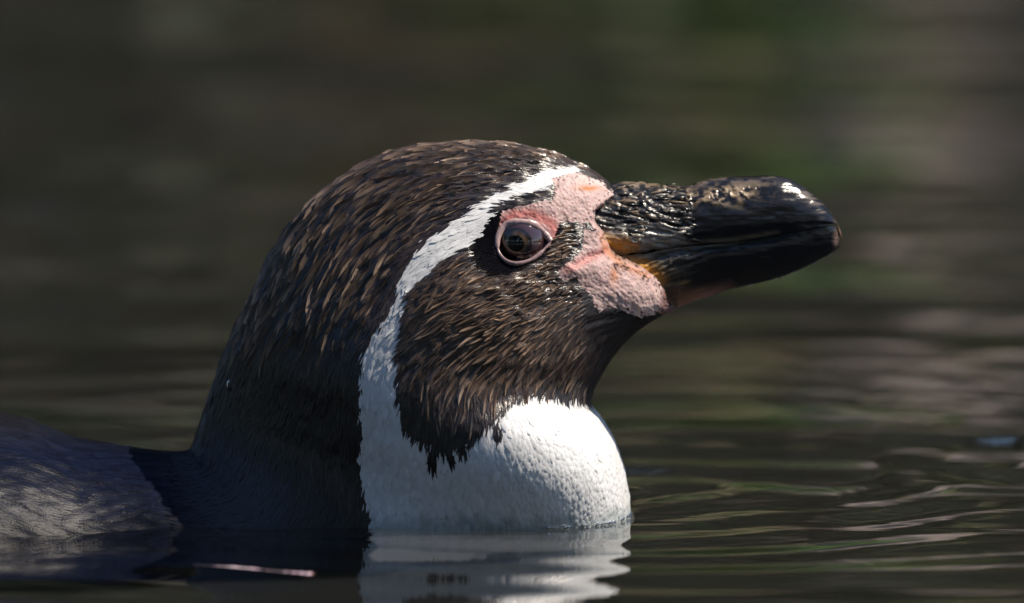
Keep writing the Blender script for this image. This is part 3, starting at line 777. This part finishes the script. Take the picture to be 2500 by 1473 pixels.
# loose flakes of horn standing off the root of the bill
uv_ = np.array([v.co[:] for v in upper.data.vertices]); un_ = np.array([v.normal[:] for v in upper.data.vertices])
if np.sum(un_[:, 1] * uv_[:, 1]) < 0: un_ = -un_
ux, uy = to_px(uv_)
cand = np.where((ux > 1475) & (ux < 1690) & (uy > 448) & (uy < 592) & (uv_[:, 1] < 0.004))[0]
pick = rng.choice(cand, 85, replace=False); pr_ = uv_[pick]; nn_ = un_[pick]
dr_ = np.stack([np.ones(85), 0.12 * np.ones(85), -0.10 + rng.normal(0, 0.22, 85)], -1)
dr_ -= nn_ * np.sum(dr_ * nn_, 1)[:, None]; dr_ /= np.linalg.norm(dr_, axis=1, keepdims=True); sd_ = np.cross(nn_, dr_)
Lf, Wf, hf = (15 + 32 * rng.random(85) ** 1.7) * S, (5 + 8 * rng.random(85)) * S, 0.04 + 0.14 * rng.random(85)
Vf_ = []
for t_, w_ in ((0.0, 0.7), (0.5, 1.0), (1.0, 0.35)):
    c_f = pr_ + dr_ * (Lf * t_)[:, None] + nn_ * (Lf * t_ * hf - 0.00008)[:, None]
    jit = 1 + 0.35 * rng.normal(0, 1, (85, 2))
    up_, dn_ = c_f + sd_ * (Wf * w_ * 0.5 * jit[:, 0])[:, None], c_f - sd_ * (Wf * w_ * 0.5 * jit[:, 1])[:, None]
    Vf_ += [up_ + nn_ * 0.00005, dn_ + nn_ * 0.00005, dn_ - nn_ * 0.00005, up_ - nn_ * 0.00005]
Vf_ = np.stack(Vf_, 1); qf = []
for k in range(2):
    for j in range(4): qf.append((k * 4 + j, k * 4 + (j + 1) % 4, k * 4 + 4 + (j + 1) % 4, k * 4 + 4 + j))
qf += [(0, 3, 2, 1), (8, 9, 10, 11)]
Ff_ = (np.arange(85)[:, None, None] * 12 + np.array(qf)[None]).reshape(-1, 4)
pal_ = np.array([(0.012, 0.012, 0.013), (0.03, 0.026, 0.022), (0.22, 0.16, 0.10), (0.24, 0.22, 0.19)])[rng.choice(4, 85, p=[.42, .25, .15, .18])]
fl = mesh_np('horn_flakes', Vf_.reshape(-1, 3), Ff_, HORN.m, cols={'Col': np.repeat(pal_, 12, 0), 'rough': np.full(1020, 0.4)}, smooth=False)
fl.parent = upper; tag(fl, kind='stuff')

# ------------------------------------------------------------------ eyes
EM = Mat('eye'); EM.set(Roughness=0.08, Base_Color=(0.050, 0.024, 0.027, 1)); EM.b.inputs['Coat Weight'].default_value = 1.0; EM.b.inputs['Coat Roughness'].default_value = 0.02  # white of the eye darkened in the colour for shade under the lid
IM = Mat('iris'); IM.set(Roughness=0.10); IM.b.inputs['Coat Weight'].default_value = 1.0; IM.b.inputs['Coat Roughness'].default_value = 0.02
ia = IM.n('ShaderNodeAttribute'); ia.attribute_name = 'Col'; IM.l(ia.outputs['Color'], IM.b.inputs['Base Color'])
PM = Mat('pupil'); PM.set(Roughness=0.05, Base_Color=(0.004, 0.004, 0.005, 1)); PM.b.inputs['Coat Weight'].default_value = 1.0; PM.b.inputs['Coat Roughness'].default_value = 0.01
LM = Mat('eyelid'); LM.set(Roughness=0.30, Base_Color=(0.47, 0.33, 0.32, 1)); LM.b.inputs['Subsurface Weight'].default_value = 0.3
LM.b.inputs['Subsurface Radius'].default_value = (1, .4, .3); LM.b.inputs['Subsurface Scale'].default_value = 0.0006
tc = LM.n('ShaderNodeTexCoord'); nz = LM.n('ShaderNodeTexNoise', Scale=900.0); LM.l(tc.outputs['Object'], nz.inputs['Vector'])
bu = LM.n('ShaderNodeBump', Strength=0.25, Distance=0.0002); LM.l(nz.outputs[0], bu.inputs['Height']); LM.l(bu.outputs[0], LM.b.inputs['Normal'])

LL = Mat('lower_lid'); LL.set(Roughness=0.3, Base_Color=(0.26, 0.17, 0.175, 1))
def cap(R, a0, a1, nr=24, ns=64):
    """part of a sphere round -Y between polar angles a0..a1"""
    t = np.linspace(a0, a1, nr)[:, None]; a = np.linspace(0, 2 * np.pi, ns, endpoint=False)[None]
    return np.stack([R * np.sin(t) * np.cos(a), -R * np.cos(t) * np.ones_like(a), R * np.sin(t) * np.sin(a)], -1).reshape(-1, 3), grid_faces(nr, ns, True)

y0 = 0.5 * (near_y(1275, 530)[0] + near_y(1265, 662)[0])
for sgn_ in (1, -1):
    RE = 0.0074
    ctr = np.array([mid(1270, 0)[0], 0, 0.0])
    ctr[2] = ZC + (CY - 596) * S / CE - y0 * SE / CE      # height that lands on this pixel at depth y0
    ctr[1] = y0 + RE - 0.0009
    mir = np.array((1, sgn_, 1))
    def part(name, Vc, Fc, mat, par, cols=None):
        Vw = (Vc + ctr) * mir
        if sgn_ < 0: Fc = Fc[:, ::-1]
        o = mesh_np(name, Vw, Fc, mat, cols=cols)
        if par is None: P_(o)
        else:
            turn(o); o.parent = par
        return o
    vc, fc = cap(RE, 0.001, math.pi - 0.001)
    eye = part('eyeball', vc, fc, EM.m, None)
    def tilt(v, a):
        return np.stack([v[:, 0] * math.cos(a) + v[:, 1] * math.sin(a), -v[:, 0] * math.sin(a) + v[:, 1] * math.cos(a), v[:, 2]], -1)
    vc, fc = cap(RE + 0.00012, 0.001, 0.60); rr = np.arccos(np.clip(-vc[:, 1] / np.linalg.norm(vc, axis=1), -1, 1)) / 0.60; aa = np.arctan2(vc[:, 2], vc[:, 0])
    ring = np.exp(-((rr - 0.55) / 0.2) ** 2) * (0.75 + 0.5 * vnoise(np.cos(aa) * 9, np.sin(aa) * 9, rr * 2, seed=6))
    icol = np.array((0.010, 0.009, 0.012)) + ring[:, None] * np.array((0.15, 0.085, 0.045))
    part('iris', tilt(vc, 0.17), fc, IM.m, eye, {'Col': np.clip(icol, .004, .3)})
    vc, fc = cap(RE + 0.00020, 0.001, 0.30); part('pupil', tilt(vc, 0.17), fc, PM.m, eye)
    # eyelids: tubes along the almond opening
    def lid(name, pts, rad, lm):
        K = catmull(pts, 10); m = len(K); a = np.linspace(0, 2 * np.pi, 14, endpoint=False)
        C = np.zeros((m, 3))
        for i, (qx_, qy_) in enumerate(K[:, :2]):
            ux, uy = qx_ - 1275, qy_ - 595; un = math.hypot(ux, uy); yl = near_y(qx_ + ux / un * 12, qy_ + uy / un * 12)[0]
            dx, dz = (qx_ - 1270) * S, -(qy_ - 596) * S
            sph = ctr[1] - math.sqrt(max(RE ** 2 - dx * dx - dz * dz, 0)) if dx * dx + dz * dz < RE ** 2 else 9
            yy = min(yl + 0.0003, sph + 0.0002) if abs(sph) < 1 else yl + 0.0002
            C[i] = ((qx_ - CX) * S, yy, ZC + (CY - qy_) * S / CE - yy * SE / CE)
        C[:, 1] = np.convolve(np.pad(C[:, 1], 3, mode='edge'), np.ones(7) / 7, 'valid')
        t = np.gradient(C, axis=0); t /= np.linalg.norm(t, axis=1, keepdims=True)
        nrm = np.array((0, -1.0, 0)) - t * (-t[:, 1:2]); nrm /= np.linalg.norm(nrm, axis=1, keepdims=True)
        b = np.cross(t, nrm)
        r = rad * (1 + 0.18 * vnoise(np.arange(m) / 5.0, np.zeros(m), seed=3)) * (0.35 + 0.65 * np.sin(np.linspace(0.12, math.pi - 0.12, m)) ** 0.6)
        Vt = C[:, None] + (np.cos(a)[None, :, None] * nrm[:, None] + np.sin(a)[None, :, None] * b[:, None] * 1.25) * r[:, None, None]
        o = mesh_np(name, Vt.reshape(-1, 3) * mir, grid_faces(m, 14, True), lm); P_(o)
        return o
    up = [(1214, 606), (1216, 580), (1228, 560), (1246, 549), (1270, 545), (1295, 549), (1317, 561), (1334, 578), (1345, 592)]
    lo = [(1214, 600), (1219, 620), (1234, 637), (1256, 645), (1282, 641), (1306, 630), (1328, 611), (1345, 592)]
    lid('upper_eyelid', up, 0.00095, LM.m); lid('lower_eyelid', lo, 0.00048, LL.m)

# ------------------------------------------------------------------ droplets and the floating stem
WD = Mat('droplet'); WD.set(Roughness=0.0, IOR=1.333, Base_Color=(1, 1, 1, 1)); WD.b.inputs['Transmission Weight'].default_value = 1.0
def blob(c, r, flatn=1.0, ns=14, nr=9):
    t = np.linspace(0.001, math.pi - 0.001, nr)[:, None]; a = np.linspace(0, 2 * np.pi, ns, endpoint=False)[None]
    v = np.stack([r * np.sin(t) * np.cos(a), r * flatn * np.sin(t) * np.sin(a), r * np.cos(t) * np.ones_like(a)], -1).reshape(-1, 3)
    return v + c, grid_faces(nr, ns, True)
x, z = mid(543, 912)
v, f = blob((x, -0.004, z), 0.0011, ns=24, nr=16); v[:, 2] = z + (v[:, 2] - z) * 1.25
tag(mesh_np('water_droplet', v, f, WD.m), 'clear round water droplet bulging from the back edge of the penguin neck', 'droplet')
y1, p1, n1_ = near_y(562, 940)
v, f = blob(p1 - np.array((0.0002, 0.0006, 0)), 0.0008, ns=20, nr=12); v[:, 2] = p1[2] + (v[:, 2] - p1[2]) * 1.8
tag(mesh_np('water_droplet', v, f, WD.m), 'small elongated water droplet clinging to the black side of the penguin neck', 'droplet')

VV, FF, off = [], [], 0
def add(v, f):
    global off
    VV.append(v); FF.append(f + off); off += len(v)
for qx_, qy_ in [(1876, 691), (1888, 689), (1906, 684), (1918, 680), (1930, 675), (1946, 668), (1983, 651), (1990, 647), (2026, 628), (1832, 701), (1820, 703), (1755, 718), (1665, 742)]:
    X, Z = mid(qx_, qy_); add(*blob((X, -0.0008, Z), (1.6 + 1.6 * rng.random()) * S, ns=10, nr=7))
for i in range(46):
    qx_ = 1300 + 240 * rng.random() ** 0.8; m = (V[:, 1] < 0) & (np.abs(V[:, 2] - 0.0002) < 0.0012)
    j = np.argmin(np.abs(px[m] - qx_)); c = V[m][j]
    add(*blob((c[0], c[1] - 0.0006 - 0.0012 * rng.random(), 0.0002), (1.5 + 3.2 * rng.random()) * S, ns=10, nr=7))
wb = mesh_np('water_beads', np.vstack(VV), np.vstack(FF), WD.m); turn(wb)
tag(wb, 'tiny sparkling water beads along the breast waterline and bill edge', 'beads', kind='stuff')

SM = Mat('stem'); SM.set(Base_Color=(0.55, 0.36, 0.40, 1), Roughness=0.5)
tc = SM.n('ShaderNodeTexCoord'); nz = SM.n('ShaderNodeTexNoise', Scale=120.0); SM.l(tc.outputs['Object'], nz.inputs['Vector'])
SM.l(SM.ramp(nz.outputs[0], [(0.3, (0.62, 0.40, 0.50)), (0.7, (0.80, 0.64, 0.68))]), SM.b.inputs['Base Color'])
T2 = Mat('stem_tip'); T2.set(Base_Color=(0.52, 0.25, 0.16, 1), Roughness=0.5)
a0, a1 = on_water(470, 1386), on_water(762, 1410)
stem = empty('floating_stem', tuple(a0)); tag(stem, 'thin pale pink plant stem with blunt tip floating beside the penguin', 'plant stem')
def tube(name, A, B, r0, r1, mat, n=18, sag=0.0):
    t = np.linspace(0, 1, n)[:, None]; C = A + (B - A) * t; C[:, 2] += sag * np.sin(t[:, 0] * math.pi)
    d = (B - A) / np.linalg.norm(B - A); s = np.cross(d, (0, 0, 1.0)); s /= np.linalg.norm(s); u = np.cross(s, d)
    a = np.linspace(0, 2 * np.pi, 12, endpoint=False)
    r = (r0 + (r1 - r0) * t[:, 0]) * (1 + 0.12 * np.sin(np.arange(n) * 1.7)); r[0] *= 0.2; r[-1] *= 0.35
    Vt = C[:, None] + (np.cos(a)[None, :, None] * s + np.sin(a)[None, :, None] * u) * r[:, None, None]
    o = mesh_np(name, Vt.reshape(-1, 3) - a0, grid_faces(n, 12, True), mat, stem)
    return o
tube('stalk', a0, a0 + (a1 - a0) * 0.72, 0.0004, 0.0008, SM.m, sag=0.0006)
tube('tip', a0 + (a1 - a0) * 0.70, a1, 0.0009, 0.0012, SM.m)
tube('bud', a0 + (a1 - a0) * 0.99, a1 + (a1 - a0) * 0.02, 0.0009, 0.0008, T2.m, n=8)

# ------------------------------------------------------------------ far bank: boulders and shrubs mirrored in the water
def boulder(name, c, r, sq, mat, seed):
    nr, ns = 26, 36
    t = np.linspace(0.001, math.pi - 0.001, nr)[:, None]; a = np.linspace(0, 2 * np.pi, ns, endpoint=False)[None]
    d = np.stack([np.sin(t) * np.cos(a), np.sin(t) * np.sin(a), np.cos(t) * np.ones_like(a)], -1).reshape(-1, 3)
    k = 1 + 0.35 * fbm(d[:, 0] * 1.6 + seed, d[:, 1] * 1.6, d[:, 2] * 1.6, seed=seed, oct=4)
    v = d * k[:, None] * r * np.array(sq)
    o = mesh_np(name, v, grid_faces(nr, ns, True), mat); o.location = c
    return o
brng = np.random.default_rng(5)
DARKR = rock_mat('stone_wet_shade', (0.012, 0.012, 0.010), (0.035, 0.030, 0.024), (0.02, 0.03, 0.01))  # near-black wet stone, also standing in for shaded gaps in the bank
MR = {'grey': M_rock[0], 'brown': M_rock[1], 'pale': M_rock[2], 'black': DARKR}
BO = []
for (x, y, z, r, w) in [(-0.95, 5.15, 0.02, .24, 'black'), (-0.60, 5.10, 0.00, .20, 'black'), (-0.30, 5.12, -0.02, .20, 'black'), (0.02, 5.10, 0.02, .19, 'grey'),
        (0.32, 5.05, 0.02, .21, 'brown'), (0.66, 5.12, 0.03, .22, 'brown'), (1.0, 5.1, 0.0, .25, 'grey'),
        (-0.75, 5.40, 0.34, .22, 'black'), (-0.36, 5.42, 0.36, .20, 'black'), (0.05, 5.42, 0.38, .21, 'brown'), (0.42, 5.36, 0.34, .20, 'pale'), (0.80, 5.42, 0.38, .22, 'grey'),
        (-0.55, 5.70, 0.70, .24, 'brown'), (-0.10, 5.72, 0.74, .22, 'brown'), (0.28, 5.70, 0.72, .22, 'brown'), (0.68, 5.72, 0.70, .24, 'grey')]:
    BO.append((x, y, z, r, w))
for i in range(14):
    sx = (1 if i % 2 else -1); BO.append((sx * (1.35 + 0.42 * (i // 2)) + brng.normal(0, .1), 5.15 + brng.normal(0, .08), brng.normal(0, .04), 0.22 + .14 * brng.random(), ['grey', 'brown', 'pale'][i % 3]))
for nb, (x, y, z, r, w) in enumerate(BO):
    lv = 'at the water line' if z < 0.2 else ('in the middle course' if z < 0.5 else 'high on the slope')
    o = boulder('boulder', (x, y, z), r, (1.25, 0.9, 0.85), MR[w], 200 + nb)
    tag(o, f'{w} rough boulder {lv} of the far pond bank', 'boulder', f'{w} boulders {lv} of the far bank')

def shrub(x, y, z, h, seed, dark):
    g = np.random.default_rng(seed)
    root = empty('shrub', (x, y, z))
    tag(root, ('dark' if dark else 'bright') + ' green leafy shrub on the far bank mirrored in the water', 'shrub', ('dark' if dark else 'bright') + ' shrubs on the far bank')
    VS, FS, o_ = [], [], 0
    tips = []
    for k in range(9):
        d = np.array((g.normal(0, .45), g.normal(0, .4), 1.0)); d /= np.linalg.norm(d)
        A = np.zeros(3); n = 6
        C = np.array([A + d * h * 0.8 * t + np.array((0, 0, -0.25 * h * t * t * abs(d[0]))) for t in np.linspace(0, 1, n)])
        tips.append(C[2:])
        a = np.linspace(0, 2 * np.pi, 6, endpoint=False)
        r = np.linspace(0.014, 0.003, n)
        Vt = C[:, None] + np.stack([np.cos(a), np.sin(a), 0 * a], -1)[None] * r[:, None, None]
        VS.append(Vt.reshape(-1, 3)); FS.append(grid_faces(n, 6, True) + o_); o_ += n * 6
    mesh_np('stems', np.vstack(VS), np.vstack(FS), BK.m, root)
    tips = np.vstack(tips); n = 2600
    c = tips[g.integers(0, len(tips), n)] + g.normal(0, 0.10 * h + 0.02, (n, 3))
    l = 0.035 + 0.045 * g.random(n); d = g.normal(0, 1, (n, 3)) + np.array((0, 0, -0.3)); d /= np.linalg.norm(d, axis=1, keepdims=True)
    s = np.cross(d, g.normal(0, 1, (n, 3))); s /= np.linalg.norm(s, axis=1, keepdims=True)
    V4 = np.stack([c, c + d * (l * .5)[:, None] + s * (l * .22)[:, None], c + d * l[:, None], c + d * (l * .5)[:, None] - s * (l * .22)[:, None]], 1).reshape(-1, 3)
    base = np.array((0.025, 0.045, 0.012)) if dark else (np.array((0.16, 0.16, 0.012)) if seed % 2 else np.array((0.07, 0.15, 0.012)))
    cc = np.repeat(base * (0.5 + g.random((n, 1))) * (1 + 0.2 * g.normal(0, 1, (n, 3))), 4, 0)
    lf = mesh_np('foliage', V4, np.arange(n * 4).reshape(-1, 4), M_leaf, root, cols={'Col': np.clip(cc, .003, .3)}, smooth=False)
    lf['kind'] = 'stuff'
for i, (x, y, h, dk) in enumerate([(-0.78, 4.98, .5, True), (-0.42, 5.0, .40, True), (0.16, 4.98, .3, False), (-0.25, 5.45, .45, False), (0.60, 5.0, .42, True), (1.05, 5.3, .8, False), (0.30, 5.75, .55, False),
        (-0.55, 6.1, 1.0, True), (-0.05, 6.2, 1.1, True), (0.45, 6.3, 1.2, True), (0.95, 6.1, 1.1, True), (-1.3, 5.8, 1.0, True), (1.6, 5.8, 1.0, True), (-2.1, 5.9, 1.1, False), (2.3, 5.9, 1.1, True)]):
    z = float(ground_z(np.array([x]), np.array([y]))[0]) - 0.05
    shrub(x, y, max(z, 0.0), h, 400 + i, dk)

# ------------------------------------------------------------------ trees round the pond, added unseen to block low sky and darken the eye
def tree(x, y, h, seed):
    g = np.random.default_rng(seed); z = float(ground_z(np.array([x]), np.array([y]))[0]) - 0.1
    root = empty('broadleaf_tree', (x, y, z))
    side_ = 'rising behind the boulders of the far bank' if y > 6 else ('added out of view on the bank that faces the boulders' if y < -7 else 'added out of view on the side bank behind the penguin tail')
    tag(root, 'tall dark broadleaf tree ' + side_, 'tree', 'trees ' + side_)
    t = np.linspace(0, 1, 8); a = np.linspace(0, 2 * np.pi, 10, endpoint=False)
    C = np.stack([0.15 * np.sin(t * 3 + seed), 0.1 * np.cos(t * 2.3 + seed), t * h * 0.75], -1); r = 0.16 * (1 - 0.8 * t)
    Vt = C[:, None] + np.stack([np.cos(a), np.sin(a), 0 * a], -1)[None] * r[:, None, None]
    mesh_np('trunk', Vt.reshape(-1, 3), grid_faces(8, 10, True), BK.m, root)
    m = 26; cl = g.normal(0, 1, (m, 3)) * np.array((.22, .22, .24)) * h + np.array((0, 0, .55 * h)); n = 5200
    c = cl[g.integers(0, m, n)] + g.normal(0, .09 * h, (n, 3)); c[:, 2] = np.maximum(c[:, 2], 0.15)
    d = g.normal(0, 1, (n, 3)); d /= np.linalg.norm(d, axis=1, keepdims=True); l = 0.16 + .12 * g.random(n)
    s_v = np.cross(d, g.normal(0, 1, (n, 3))); s_v /= np.linalg.norm(s_v, axis=1, keepdims=True)
    V4 = np.stack([c, c + d * (l * .5)[:, None] + s_v * (l * .3)[:, None], c + d * l[:, None], c + d * (l * .5)[:, None] - s_v * (l * .3)[:, None]], 1).reshape(-1, 3)
    cc = np.repeat(np.array((0.035, 0.055, 0.018)) * (0.5 + g.random((n, 1))), 4, 0)
    lf = mesh_np('crown', V4, np.arange(n * 4).reshape(-1, 4), M_leaf, root, cols={'Col': cc}, smooth=False); lf['kind'] = 'stuff'
for i, (x, y, h) in enumerate([(-9, -8.5, 5.2), (-6, -9, 5.6), (-3, -9.4, 5.2), (0, -9, 5.8), (3, -9.3, 5.3), (6, -9, 5.6), (9, -8.4, 5.0), (-10.5, -4, 5), (-10.8, 0, 5.2), (-10.4, 4, 4.8),
                               (-5.5, 8.2, 5.0), (-2.6, 8.6, 5.2), (0.2, 8.8, 5.2), (2.9, 8.6, 5.2), (5.6, 8.2, 5.0), (1.5, 9.8, 6.6), (-1.2, 9.8, 6.6)]):  # tall rear pair added to block blue sky mirrored in the ripples
    tree(x, y, h, 900 + i)
